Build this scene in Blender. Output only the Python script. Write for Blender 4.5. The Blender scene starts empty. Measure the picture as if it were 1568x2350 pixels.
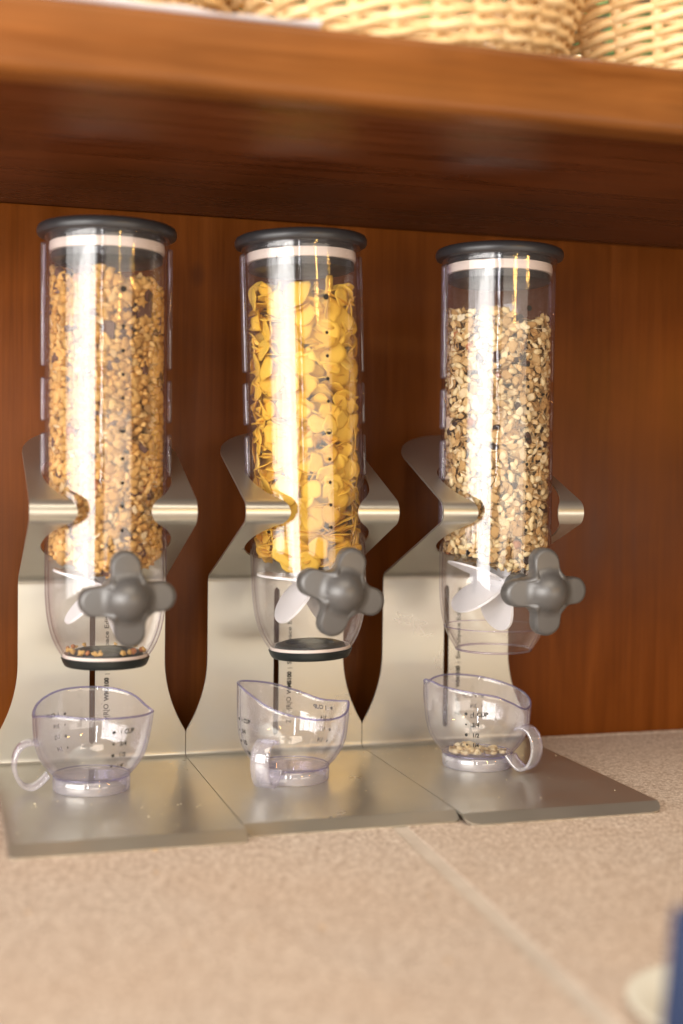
import bpy, bmesh, math, random
import numpy as np
from mathutils import Vector, Matrix, noise
random.seed(7); RNG = np.random.default_rng(7)
S = bpy.context.scene
COL = S.collection
PI = math.pi

# ------------------------------------------------------------------ camera
CX, CZ = -0.07574, 0.22495
YAW, PIT, ROL = 0.29354, 0.03017, 0.01156
cam = bpy.data.cameras.new('camera'); cam_o = bpy.data.objects.new('camera', cam); COL.objects.link(cam_o)
cam.sensor_fit = 'HORIZONTAL'; cam.sensor_width = 24.0; cam.lens = 3017.1 / 1568 * 24.0
cam.clip_start = 0.02; cam.clip_end = 60
r_ = Vector((math.cos(YAW), -math.sin(YAW), 0))
f_ = Vector((math.sin(YAW) * math.cos(PIT), math.cos(YAW) * math.cos(PIT), -math.sin(PIT)))
u_ = r_.cross(f_)
r2 = r_ * math.cos(ROL) + u_ * math.sin(ROL); u2 = u_ * math.cos(ROL) - r_ * math.sin(ROL)
M = Matrix((r2, u2, -f_)).transposed().to_4x4(); M.translation = (CX, 0, CZ)
cam_o.matrix_world = M
cam.dof.use_dof = True; cam.dof.focus_distance = 0.985; cam.dof.aperture_fstop = 2.9
S.camera = cam_o

# ------------------------------------------------------------------ world, lamps, exposure
w = bpy.data.worlds.new('World'); S.world = w; w.use_nodes = True
bg = w.node_tree.nodes['Background']; bg.inputs[0].default_value = (0.62, 0.45, 0.29, 1); bg.inputs[1].default_value = 0.20
S.view_settings.view_transform = 'Standard'; S.view_settings.look = 'None'
S.view_settings.exposure = 0.12; S.view_settings.gamma = 1.0
S.cycles.use_denoising = True
S.cycles.max_bounces = 14; S.cycles.transmission_bounces = 12; S.cycles.transparent_max_bounces = 24
S.cycles.glossy_bounces = 5; S.cycles.diffuse_bounces = 4
S.cycles.sample_clamp_indirect = 6.0
S.cycles.blur_glossy = 0.3

def area(name, loc, look, sx, sy, power, col):
    l = bpy.data.lights.new(name, 'AREA'); l.shape = 'RECTANGLE'; l.size = sx; l.size_y = sy; l.energy = power; l.color = col
    o = bpy.data.objects.new(name, l); COL.objects.link(o); o.location = loc
    d = Vector(look) - Vector(loc); o.rotation_euler = d.to_track_quat('-Z', 'Y').to_euler()
    return o
def polar(az, dist, z, c=(0.18, 0.93)):
    a = math.radians(az); return (c[0] - dist * math.sin(a), c[1] - dist * math.cos(a), z)
# the dining room's windows: four panes side by side, left of and behind the camera
for az_, wd_, k_ in ((35.5, 0.42, 0.9), (46.5, 0.50, 1.1), (58.0, 0.48, 1.0), (69.5, 0.46, 0.8), (81.0, 0.48, 0.55)):
    area('window_light', polar(az_, 2.5, 0.42), (0.18, 0.93, 0.42), wd_, 1.55, 22 * k_ * wd_ / 0.47, (1.0, 0.97, 0.93))
area('front_fill_light', (0.85, -2.0, -0.42), (0.18, 0.93, 0.0), 3.0, 1.6, 44, (1.0, 0.90, 0.76))  # added broad fill low behind the camera, brightens the upright steel plates
area('narrow_window_light', polar(20, 2.5, 0.9), (0.18, 0.93, 0.85), 0.05, 1.5, 9.0, (0.95, 0.97, 1.0))
area('lamp_light', polar(-14, 2.5, 0.75), (0.18, 0.93, 0.4), 0.035, 0.30, 5.0, (1.0, 0.55, 0.12))
area('lamp_light', polar(-42, 2.5, 0.80), (0.18, 0.93, 0.4), 0.03, 0.20, 3.0, (1.0, 0.5, 0.1))
area('overhead_fill_light', (-0.1, -0.5, 2.2), (0.1, 0.6, 0.0), 2.2, 1.6, 46, (1.0, 0.87, 0.70))  # added soft fill from above to brighten the counter

# ------------------------------------------------------------------ helpers
def mk(name, verts, faces, mat=None, parent=None, smooth=True, ang=40):
    me = bpy.data.meshes.new(name)
    me.from_pydata([tuple(map(float, v)) for v in verts], [], [tuple(map(int, f)) for f in faces]); me.validate(); me.update()
    if mat: me.materials.append(mat)
    if smooth:
        me.shade_smooth()
        if ang < 180: me.set_sharp_from_angle(angle=math.radians(ang))
    o = bpy.data.objects.new(name, me); COL.objects.link(o)
    if parent: o.parent = parent
    return o
def clean(o, dist=1e-5):
    bm = bmesh.new(); bm.from_mesh(o.data); bmesh.ops.remove_doubles(bm, verts=bm.verts, dist=dist)
    bmesh.ops.recalc_face_normals(bm, faces=bm.faces); bm.to_mesh(o.data); bm.free()
    return o
def empty(name, loc, label, cat, group=None):
    o = bpy.data.objects.new(name, None); COL.objects.link(o); o.location = loc; o.empty_display_size = 0.02
    o['label'] = label; o['category'] = cat
    if group: o['group'] = group
    return o
def tag(o, label=None, cat=None, group=None, kind=None):
    if label: o['label'] = label
    if cat: o['category'] = cat
    if group: o['group'] = group
    if kind: o['kind'] = kind
    return o
def lathe(name, prof, mat, parent=None, n=96, closed=True, ang=40):
    V = []; F = []; m = len(prof)
    for i in range(n):
        a = 2 * PI * i / n; c, s = math.cos(a), math.sin(a)
        for (r, z) in prof: V.append((r * c, r * s, z))
    for i in range(n):
        j = (i + 1) % n
        for k in range(m if closed else m - 1):
            l = (k + 1) % m
            F.append((i * m + k, j * m + k, j * m + l, i * m + l))
    o = mk(name, V, F, mat, parent, ang=ang)
    bm = bmesh.new(); bm.from_mesh(o.data)
    bmesh.ops.remove_doubles(bm, verts=bm.verts, dist=1e-6)
    bmesh.ops.recalc_face_normals(bm, faces=bm.faces); bm.to_mesh(o.data); bm.free()
    o.data.shade_smooth(); o.data.set_sharp_from_angle(angle=math.radians(ang))
    return o
def fillet(pts, rad, seg=8):
    out = []
    for i, p in enumerate(pts):
        p = np.array(p, float)
        if i in (0, len(pts) - 1) or rad[i] <= 0: out.append(tuple(p)); continue
        a = np.array(pts[i - 1], float) - p; b = np.array(pts[i + 1], float) - p
        la, lb = np.linalg.norm(a), np.linalg.norm(b); a /= la; b /= lb
        th = math.acos(max(-1, min(1, a @ b))); d = min(rad[i] / math.tan(th / 2), la * .49, lb * .49); r = d * math.tan(th / 2)
        bis = (a + b); bis /= np.linalg.norm(bis); c = p + bis * (r / math.sin(th / 2))
        s = p + a * d - c; e = p + b * d - c; tot = math.acos(max(-1, min(1, s @ e / r / r)))
        for k in range(seg + 1):
            t = k / seg; v = (math.sin((1 - t) * tot) * s + math.sin(t * tot) * e) / math.sin(tot)
            out.append(tuple(c + v))
    return out
def box(name, lo, hi, mat, parent=None, bev=0, seg=2):
    x0, y0, z0 = lo; x1, y1, z1 = hi
    bm = bmesh.new(); bmesh.ops.create_cube(bm, size=1)
    for v in bm.verts: v.co = Vector(((x0 + x1) / 2 + v.co.x * (x1 - x0), (y0 + y1) / 2 + v.co.y * (y1 - y0), (z0 + z1) / 2 + v.co.z * (z1 - z0)))
    if bev: bmesh.ops.bevel(bm, geom=bm.edges[:], offset=bev, segments=seg, profile=0.5, affect='EDGES')
    me = bpy.data.meshes.new(name); bm.to_mesh(me); bm.free()
    if mat: me.materials.append(mat)
    me.shade_smooth(); me.set_sharp_from_angle(angle=math.radians(35))
    o = bpy.data.objects.new(name, me); COL.objects.link(o)
    if parent: o.parent = parent
    return o
def text_verts(body, size, bold=0.0, align='LEFT', space=1.0):
    c = bpy.data.curves.new('t', 'FONT'); c.body = body; c.size = size; c.align_x = align; c.offset = bold; c.resolution_u = 3; c.space_character = space
    o = bpy.data.objects.new('t', c); COL.objects.link(o)
    dg = bpy.context.evaluated_depsgraph_get(); dg.update()
    me = bpy.data.meshes.new_from_object(o.evaluated_get(dg))
    V = [tuple(v.co) for v in me.vertices]; F = [tuple(p.vertices) for p in me.polygons]
    bpy.data.objects.remove(o); bpy.data.curves.remove(c); bpy.data.meshes.remove(me)
    return V, F
def disc2d(cx, cy, r, n=20, a0=0, a1=2 * PI):
    V = [(cx, cy, 0)] + [(cx + r * math.cos(a0 + (a1 - a0) * i / n), cy + r * math.sin(a0 + (a1 - a0) * i / n), 0) for i in range(n + 1)]
    return V, [(0, i, i + 1) for i in range(1, n + 1)]
def join2d(parts):
    V = []; F = []
    for v, f in parts:
        b = len(V); V += v; F += [tuple(i + b for i in q) for q in f]
    return V, F

# ------------------------------------------------------------------ materials
def newmat(name):
    m = bpy.data.materials.new(name); m.use_nodes = True; nt = m.node_tree
    for n in list(nt.nodes): nt.nodes.remove(n)
    out = nt.nodes.new('ShaderNodeOutputMaterial')
    return m, nt, out
def prin(name, col, rough=0.5, metal=0.0, spec=0.5, **kw):
    m, nt, out = newmat(name); b = nt.nodes.new('ShaderNodeBsdfPrincipled'); nt.links.new(b.outputs[0], out.inputs[0])
    b.inputs['Base Color'].default_value = (*col, 1); b.inputs['Roughness'].default_value = rough; b.inputs['Metallic'].default_value = metal
    b.inputs['Specular IOR Level'].default_value = spec
    for k, v in kw.items(): b.inputs[k].default_value = v
    return m, nt, b
def N(nt, t, **kw):
    n = nt.nodes.new(t)
    for k, v in kw.items(): setattr(n, k, v)
    return n
def coords(nt, scale=(1, 1, 1), kind='Object', rot=(0, 0, 0)):
    tc = N(nt, 'ShaderNodeTexCoord'); mp = N(nt, 'ShaderNodeMapping'); mp.inputs['Scale'].default_value = scale; mp.inputs['Rotation'].default_value = rot
    nt.links.new(tc.outputs[kind], mp.inputs[0]); return mp.outputs[0]
def noi(nt, vec, scale, detail=4, rough=0.5, dist=0.0):
    n = N(nt, 'ShaderNodeTexNoise'); n.inputs['Scale'].default_value = scale; n.inputs['Detail'].default_value = detail
    n.inputs['Roughness'].default_value = rough; n.inputs['Distortion'].default_value = dist
    if vec is not None: nt.links.new(vec, n.inputs['Vector'])
    return n.outputs['Fac']
def ramp(nt, fac, stops):
    r = N(nt, 'ShaderNodeValToRGB'); e = r.color_ramp.elements
    while len(e) < len(stops): e.new(0.5)
    for i, (p, c) in enumerate(stops):
        e[i].position = p; e[i].color = (*c, 1) if len(c) == 3 else c
    nt.links.new(fac, r.inputs[0]); return r.outputs[0]
def bump(nt, b, h, strength=0.2, dist=0.001):
    n = N(nt, 'ShaderNodeBump'); n.inputs['Strength'].default_value = strength; n.inputs['Distance'].default_value = dist
    nt.links.new(h, n.inputs['Height']); nt.links.new(n.outputs[0], b.inputs['Normal'])
def mixc(nt, fac, a, b, mode='MIX'):
    n = N(nt, 'ShaderNodeMix', data_type='RGBA', blend_type=mode)
    if isinstance(fac, float): n.inputs[0].default_value = fac
    else: nt.links.new(fac, n.inputs[0])
    for k, v in ((6, a), (7, b)):
        if isinstance(v, tuple): n.inputs[k].default_value = (*v, 1)
        else: nt.links.new(v, n.inputs[k])
    return n.outputs[2]
def maprange(nt, v, a, b, c, d):
    n = N(nt, 'ShaderNodeMapRange'); nt.links.new(v, n.inputs[0])
    for i, x in enumerate((a, b, c, d)): n.inputs[i + 1].default_value = x
    return n.outputs[0]

def wood(name, axis, cols, rough=0.35, knots=True):
    m, nt, b = prin(name, (0.3, 0.1, 0.03), rough, spec=0.22)
    sc = [14.0, 14.0, 14.0]; sc[axis] = 1.0
    v = coords(nt, tuple(sc))
    g = noi(nt, v, 3.5, 6, 0.62, 0.9)
    sc2 = [160.0, 160.0, 160.0]; sc2[axis] = 2.5
    fine = noi(nt, coords(nt, tuple(sc2)), 3.0, 3, 0.6)
    c = ramp(nt, g, [(0.28, cols[0]), (0.5, cols[1]), (0.72, cols[2])])
    f2 = maprange(nt, fine, 0.3, 0.75, 0.84, 1.08)
    mul = N(nt, 'ShaderNodeVectorMath', operation='SCALE'); nt.links.new(c, mul.inputs[0]); nt.links.new(f2, mul.inputs['Scale'])
    cc = mul.outputs[0]
    bl = noi(nt, coords(nt), 7.0, 3, 0.55, 0.3)
    m3 = N(nt, 'ShaderNodeVectorMath', operation='SCALE'); nt.links.new(cc, m3.inputs[0]); nt.links.new(maprange(nt, bl, 0.32, 0.68, 0.78, 1.16), m3.inputs['Scale']); cc = m3.outputs[0]
    if knots:
        vo = N(nt, 'ShaderNodeTexVoronoi'); vo.inputs['Scale'].default_value = 9.0
        s3 = [1.0, 1.0, 1.0]; s3[axis] = 0.6
        nt.links.new(coords(nt, tuple(s3)), vo.inputs['Vector'])
        k = maprange(nt, vo.outputs['Distance'], 0.02, 0.09, 1.0, 0.0)
        cc = mixc(nt, k, cc, (0.06, 0.02, 0.008))
    nt.links.new(cc, b.inputs['Base Color'])
    nt.links.new(maprange(nt, g, 0.3, 0.7, rough - 0.06, rough + 0.1), b.inputs['Roughness'])
    bump(nt, b, fine, 0.08, 0.0006)
    return m
M_wall = wood('wood_panel', 2, [(0.125, 0.031, 0.003), (0.155, 0.040, 0.004), (0.19, 0.051, 0.0055)], 0.34)
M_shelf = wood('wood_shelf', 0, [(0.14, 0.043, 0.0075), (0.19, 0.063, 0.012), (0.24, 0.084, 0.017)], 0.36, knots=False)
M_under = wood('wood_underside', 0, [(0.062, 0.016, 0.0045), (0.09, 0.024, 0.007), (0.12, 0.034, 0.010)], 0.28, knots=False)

def steel():
    m, nt, b = prin('satin_steel', (0.58, 0.56, 0.495), 0.3, 0.84)
    v = N(nt, 'ShaderNodeNewGeometry').outputs['Position']
    n1 = noi(nt, v, 2200, 2, 0.6); n2 = noi(nt, v, 16, 4, 0.55)
    nt.links.new(maprange(nt, n2, 0.3, 0.7, 0.27, 0.37), b.inputs['Roughness'])
    sp = N(nt, 'ShaderNodeTexVoronoi'); sp.inputs['Scale'].default_value = 95; nt.links.new(v, sp.inputs['Vector'])
    k = maprange(nt, sp.outputs['Distance'], 0.035, 0.06, 1.0, 0.0)
    n3 = noi(nt, v, 30, 2); k2 = maprange(nt, n3, 0.56, 0.6, 0.0, 0.0)
    mu = N(nt, 'ShaderNodeMath', operation='MULTIPLY'); nt.links.new(k, mu.inputs[0]); nt.links.new(k2, mu.inputs[1])
    nt.links.new(mixc(nt, mu.outputs[0], (0.58, 0.56, 0.495), (0.8, 0.76, 0.64)), b.inputs['Base Color'])
    return m
M_steel = steel()

def cloth():
    m, nt, b = prin('tile_stone', (0.5, 0.37, 0.28), 0.7, spec=0.25)
    v = coords(nt)
    n1 = noi(nt, coords(nt, (1, 1.6, 1), rot=(0, 0, 0.5)), 850, 3, 0.7)
    n2 = noi(nt, v, 360, 3, 0.75)
    n3 = noi(nt, v, 8, 3, 0.5)
    w1 = N(nt, 'ShaderNodeTexWave', wave_type='BANDS', bands_direction='X'); w1.inputs['Scale'].default_value = 210; w1.inputs['Distortion'].default_value = 3; w1.inputs['Detail'].default_value = 2
    nt.links.new(coords(nt, rot=(0, 0, 0.9)), w1.inputs['Vector'])
    a = N(nt, 'ShaderNodeMath', operation='ADD'); nt.links.new(n1, a.inputs[0]); nt.links.new(n2, a.inputs[1])
    a2 = N(nt, 'ShaderNodeMath', operation='MULTIPLY_ADD'); nt.links.new(w1.outputs['Fac'], a2.inputs[0]); a2.inputs[1].default_value = 0.12; nt.links.new(a.outputs[0], a2.inputs[2])
    h = a2.outputs[0]
    c = ramp(nt, h, [(0.0, (0, 0, 0)), (1.0, (1, 1, 1))])
    f = maprange(nt, h, 0.84, 1.26, 0.0, 1.0)
    c = ramp(nt, f, [(0.0, (0.30, 0.215, 0.165)), (0.5, (0.55, 0.44, 0.355)), (1.0, (0.84, 0.745, 0.65))])
    c2 = mixc(nt, maprange(nt, n3, 0.35, 0.7, 0.0, 0.18), c, (0.62, 0.42, 0.28))
    sp = N(nt, 'ShaderNodeTexVoronoi'); sp.inputs['Scale'].default_value = 26; nt.links.new(v, sp.inputs['Vector'])
    k = maprange(nt, sp.outputs['Distance'], 0.03, 0.06, 0.6, 0.0)
    c3 = mixc(nt, k, c2, (0.72, 0.42, 0.12))
    nt.links.new(c3, b.inputs['Base Color']); bump(nt, b, h, 0.10, 0.0005)
    return m
M_cloth = cloth()
M_grout, nt, b = prin('grout', (0.60, 0.49, 0.385), 0.8, spec=0.2); bump(nt, b, noi(nt, coords(nt), 500, 2), 0.1, 0.0004)
g_ = noi(nt, coords(nt), 40, 4, 0.6); nt.links.new(ramp(nt, g_, [(0.3, (0.54, 0.465, 0.395)), (0.7, (0.65, 0.57, 0.49))]), b.inputs['Base Color'])

def clearplastic(name='clear_plastic', e1=(0.985, 0.983, 0.985), e2=(0.975, 0.965, 0.975), e3=(0.60, 0.53, 0.68), haze=0.010, bstr=0.10, f0=0.045):
    m, nt, out = newmat(name)
    lw = N(nt, 'ShaderNodeLayerWeight'); lw.inputs['Blend'].default_value = 0.5
    p = N(nt, 'ShaderNodeMath', operation='POWER'); nt.links.new(lw.outputs['Facing'], p.inputs[0]); p.inputs[1].default_value = 4.5
    f = maprange(nt, p.outputs[0], 0, 1, f0, 0.85)
    tr = N(nt, 'ShaderNodeBsdfTransparent')
    edge = ramp(nt, lw.outputs['Facing'], [(0.0, e1), (0.72, e2), (0.97, e3)])
    nt.links.new(edge, tr.inputs[0])
    gl = N(nt, 'ShaderNodeBsdfGlossy'); gl.inputs['Roughness'].default_value = 0.05; gl.inputs['Color'].default_value = (1, 1, 1, 1)
    n1 = noi(nt, coords(nt, (1, 1, 0.012)), 420, 3, 0.6)
    bp = N(nt, 'ShaderNodeBump'); bp.inputs['Strength'].default_value = bstr; bp.inputs['Distance'].default_value = 0.001; nt.links.new(n1, bp.inputs['Height']); nt.links.new(bp.outputs[0], gl.inputs['Normal'])
    sc = noi(nt, coords(nt, (1, 1, 0.05)), 90, 4, 0.6)
    nt.links.new(maprange(nt, sc, 0.3, 0.7, 0.012, 0.035), gl.inputs['Roughness'])
    mx = N(nt, 'ShaderNodeMixShader'); nt.links.new(f, mx.inputs[0]); nt.links.new(tr.outputs[0], mx.inputs[1]); nt.links.new(gl.outputs[0], mx.inputs[2])
    # a breath of haze from scratches and cereal dust
    df = N(nt, 'ShaderNodeBsdfDiffuse'); df.inputs[0].default_value = (0.75, 0.72, 0.72, 1)
    m2 = N(nt, 'ShaderNodeMixShader'); m2.inputs[0].default_value = haze
    nt.links.new(mx.outputs[0], m2.inputs[1]); nt.links.new(df.outputs[0], m2.inputs[2]); nt.links.new(m2.outputs[0], out.inputs[0])
    return m
M_clear = clearplastic()
M_cup = clearplastic('cup_plastic', (0.975, 0.974, 0.985), (0.95, 0.945, 0.975), (0.50, 0.48, 0.74), 0.035, 0.02, 0.065)
M_handle = clearplastic('cup_handle_plastic', (0.90, 0.89, 0.95), (0.84, 0.83, 0.93), (0.40, 0.38, 0.70), 0.20, 0.02, 0.14)
M_cuprim = clearplastic('cup_rim_plastic', (0.74, 0.73, 0.92), (0.58, 0.56, 0.86), (0.30, 0.28, 0.68), 0.08, 0.0, 0.09)
M_rib = clearplastic('rib_plastic', (0.90, 0.87, 0.94), (0.72, 0.66, 0.82), (0.34, 0.26, 0.48), 0.04, 0.02)
M_lid, nt, b = prin('lid_rubber', (0.028, 0.027, 0.030), 0.33, spec=0.5)
M_cap, nt, b = prin('cap_rubber', (0.010, 0.014, 0.014), 0.4)
M_seal, nt, b = prin('seal_rubber', (0.72, 0.62, 0.56), 0.55)
M_white, nt, b = prin('paddle_silicone', (0.88, 0.87, 0.89), 0.45, spec=0.4); b.inputs['Subsurface Weight'].default_value = 0.15; b.inputs['Subsurface Radius'].default_value = (0.003, 0.003, 0.003)
M_knob, nt, b = prin('knob_grey', (0.12, 0.115, 0.112), 0.40, 0.35); bump(nt, b, noi(nt, coords(nt), 1800, 2), 0.05, 0.0002)
M_ink, nt, b = prin('print_ink', (0.012, 0.011, 0.010), 0.5)
M_inkfade, nt, b = prin('print_grey', (0.075, 0.06, 0.05), 0.5)

def food(name, stops, rough=0.6, nscale=500, bstr=0.4, spec=0.3, sss=0.0):
    m, nt, b = prin(name, stops[0][1], rough, spec=spec)
    at = N(nt, 'ShaderNodeAttribute', attribute_name='tint', attribute_type='GEOMETRY')
    n1 = noi(nt, coords(nt), nscale, 3, 0.6)
    ad = N(nt, 'ShaderNodeMath', operation='MULTIPLY_ADD'); nt.links.new(n1, ad.inputs[0]); ad.inputs[1].default_value = 0.7; nt.links.new(at.outputs['Fac'], ad.inputs[2])
    f = maprange(nt, ad.outputs[0], 0.1, 1.5, 0, 1)
    c = ramp(nt, f, stops)
    nt.links.new(c, b.inputs['Base Color']); bump(nt, b, n1, bstr, 0.0006)
    if sss:
        b.inputs['Subsurface Weight'].default_value = sss; b.inputs['Subsurface Radius'].default_value = (0.004, 0.002, 0.001)
    return m
M_corn = food('corn_flake', [(0.0, (0.58, 0.28, 0.02)), (0.3, (0.80, 0.48, 0.05)), (0.7, (0.88, 0.58, 0.09)), (1.0, (0.94, 0.70, 0.20))], 0.55, 260, 0.5)
M_oat = food('oat_flake', [(0.0, (0.30, 0.15, 0.045)), (0.3, (0.52, 0.31, 0.115)), (0.5, (0.66, 0.45, 0.205)), (0.62, (0.84, 0.69, 0.43)), (1.0, (0.92, 0.81, 0.58))], 0.7, 650, 0.7)
M_kernel = food('kernel', [(0.0, (0.58, 0.42, 0.19)), (0.5, (0.74, 0.59, 0.32)), (1.0, (0.84, 0.73, 0.47))], 0.5, 500, 0.3)
M_raisin = food('raisin', [(0.0, (0.016, 0.007, 0.005)), (0.6, (0.04, 0.016, 0.010)), (1.0, (0.12, 0.04, 0.015))], 0.4, 420, 0.8)
M_gran = food('granola', [(0.0, (0.32, 0.125, 0.025)), (0.3, (0.62, 0.33, 0.08)), (0.65, (0.76, 0.47, 0.155)), (1.0, (0.88, 0.67, 0.34))], 0.65, 600, 0.8)
M_choc = food('chocolate', [(0.0, (0.075, 0.030, 0.020)), (1.0, (0.16, 0.075, 0.05))], 0.4, 300, 0.3)
M_nut = food('brown_nut', [(0.0, (0.28, 0.09, 0.03)), (1.0, (0.5, 0.2, 0.07))], 0.5, 400, 0.4)
M_wick = food('wicker', [(0.0, (0.56, 0.33, 0.13)), (0.5, (0.80, 0.56, 0.28)), (1.0, (0.90, 0.71, 0.43))], 0.42, 60, 0.25, spec=0.5)
M_white_cloth, nt, b = prin('white_linen', (0.78, 0.76, 0.80), 0.9)
M_paper, nt, b = prin('bright_paper', (0.85, 0.83, 0.78), 0.8)
M_blue, nt, b = prin('navy_board', (0.007, 0.024, 0.080), 0.45)
M_cream, nt, b = prin('cream_china', (0.84, 0.82, 0.71), 0.25)
M_leaf = food('leaves', [(0.0, (0.08, 0.17, 0.05)), (1.0, (0.22, 0.36, 0.12))], 0.7, 3, 0.1)

# ------------------------------------------------------------------ setting
X0, WD = 0.10679, 0.146
YB, YW, YS, ZS, ZT = 1.0217, 1.0560, 0.6932, 0.4278, 0.4668
ZC = -0.0065
def grid_sheet(name, x0, x1, y0, y1, nx, ny, zf, mat):
    V = [(x0 + (x1 - x0) * i / nx, y0 + (y1 - y0) * j / ny, zf(x0 + (x1 - x0) * i / nx, y0 + (y1 - y0) * j / ny)) for j in range(ny + 1) for i in range(nx + 1)]
    F = [(j * (nx + 1) + i, j * (nx + 1) + i + 1, (j + 1) * (nx + 1) + i + 1, (j + 1) * (nx + 1) + i) for j in range(ny) for i in range(nx)]
    return mk(name, V, F, mat, ang=180)
ct = grid_sheet('counter', -0.9, 1.6, 0.10, YW - 0.001, 2, 2, lambda x, y: ZC - 0.0006, M_grout); tag(ct, kind='structure')
def tiles():
    ja = math.atan2(0.0155, 0.303)            # the joint runs slightly askew to the wall
    d = np.array([math.sin(ja), math.cos(ja)]); nrm = np.array([d[1], -d[0]]); c0 = np.array([0.2016, 0.6457]); gw = 0.0098; Tw = 0.60
    for i in range(-2, 3):
        for j in range(-1, 2):
            a0 = c0 + nrm * (gw / 2 + i * (Tw + gw)); u0 = -0.185 + gw / 2 + j * (Tw + gw)
            if i == 2 or (i == -2): continue
            q = [a0 + nrm * x + d * (u0 + y) for x, y in ((0, 0), (Tw, 0), (Tw, Tw), (0, Tw))]
            # clip to the counter depth
            ylo, yhi = 0.10, YW - 0.002
            if max(p[1] for p in q) <= ylo or min(p[1] for p in q) >= yhi: continue
            q = [p + d * ((min(max(p[1], ylo), yhi) - p[1]) / d[1]) for p in q]
            bm = bmesh.new(); lo = [bm.verts.new((p[0], p[1], ZC - 0.008)) for p in q]; hi = [bm.verts.new((p[0], p[1], ZC)) for p in q]
            bm.faces.new(hi); bm.faces.new(lo[::-1])
            for k in range(4): bm.faces.new((lo[k], lo[(k + 1) % 4], hi[(k + 1) % 4], hi[k]))
            bmesh.ops.bevel(bm, geom=[e for e in bm.edges if e.verts[0].co.z > ZC - 0.001 and e.verts[1].co.z > ZC - 0.001], offset=0.0009, segments=2, affect='EDGES')
            bmesh.ops.recalc_face_normals(bm, faces=bm.faces)
            me = bpy.data.meshes.new('tile'); bm.to_mesh(me); bm.free(); me.materials.append(M_cloth)
            me.shade_smooth(); me.set_sharp_from_angle(angle=0.5)
            o = bpy.data.objects.new('tile', me); COL.objects.link(o); o.parent = ct
tiles()
wl = box('wall', (-0.9, YW, -0.05), (1.6, YW + 0.02, ZS + 0.0028), M_wall, bev=0.001); tag(wl, kind='structure')
sh = empty('wooden_shelf', (0.3, YS, ZS), 'thick varnished orange brown wooden shelf running above the three cereal dispensers', 'shelf')
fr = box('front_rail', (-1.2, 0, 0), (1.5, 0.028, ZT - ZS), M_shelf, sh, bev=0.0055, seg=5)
ub = box('shelf_board', (-1.2, 0.0282, 0.003), (1.5, YW + 0.25 - YS, ZT - ZS - 0.001), M_under, sh, bev=0.001)

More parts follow.
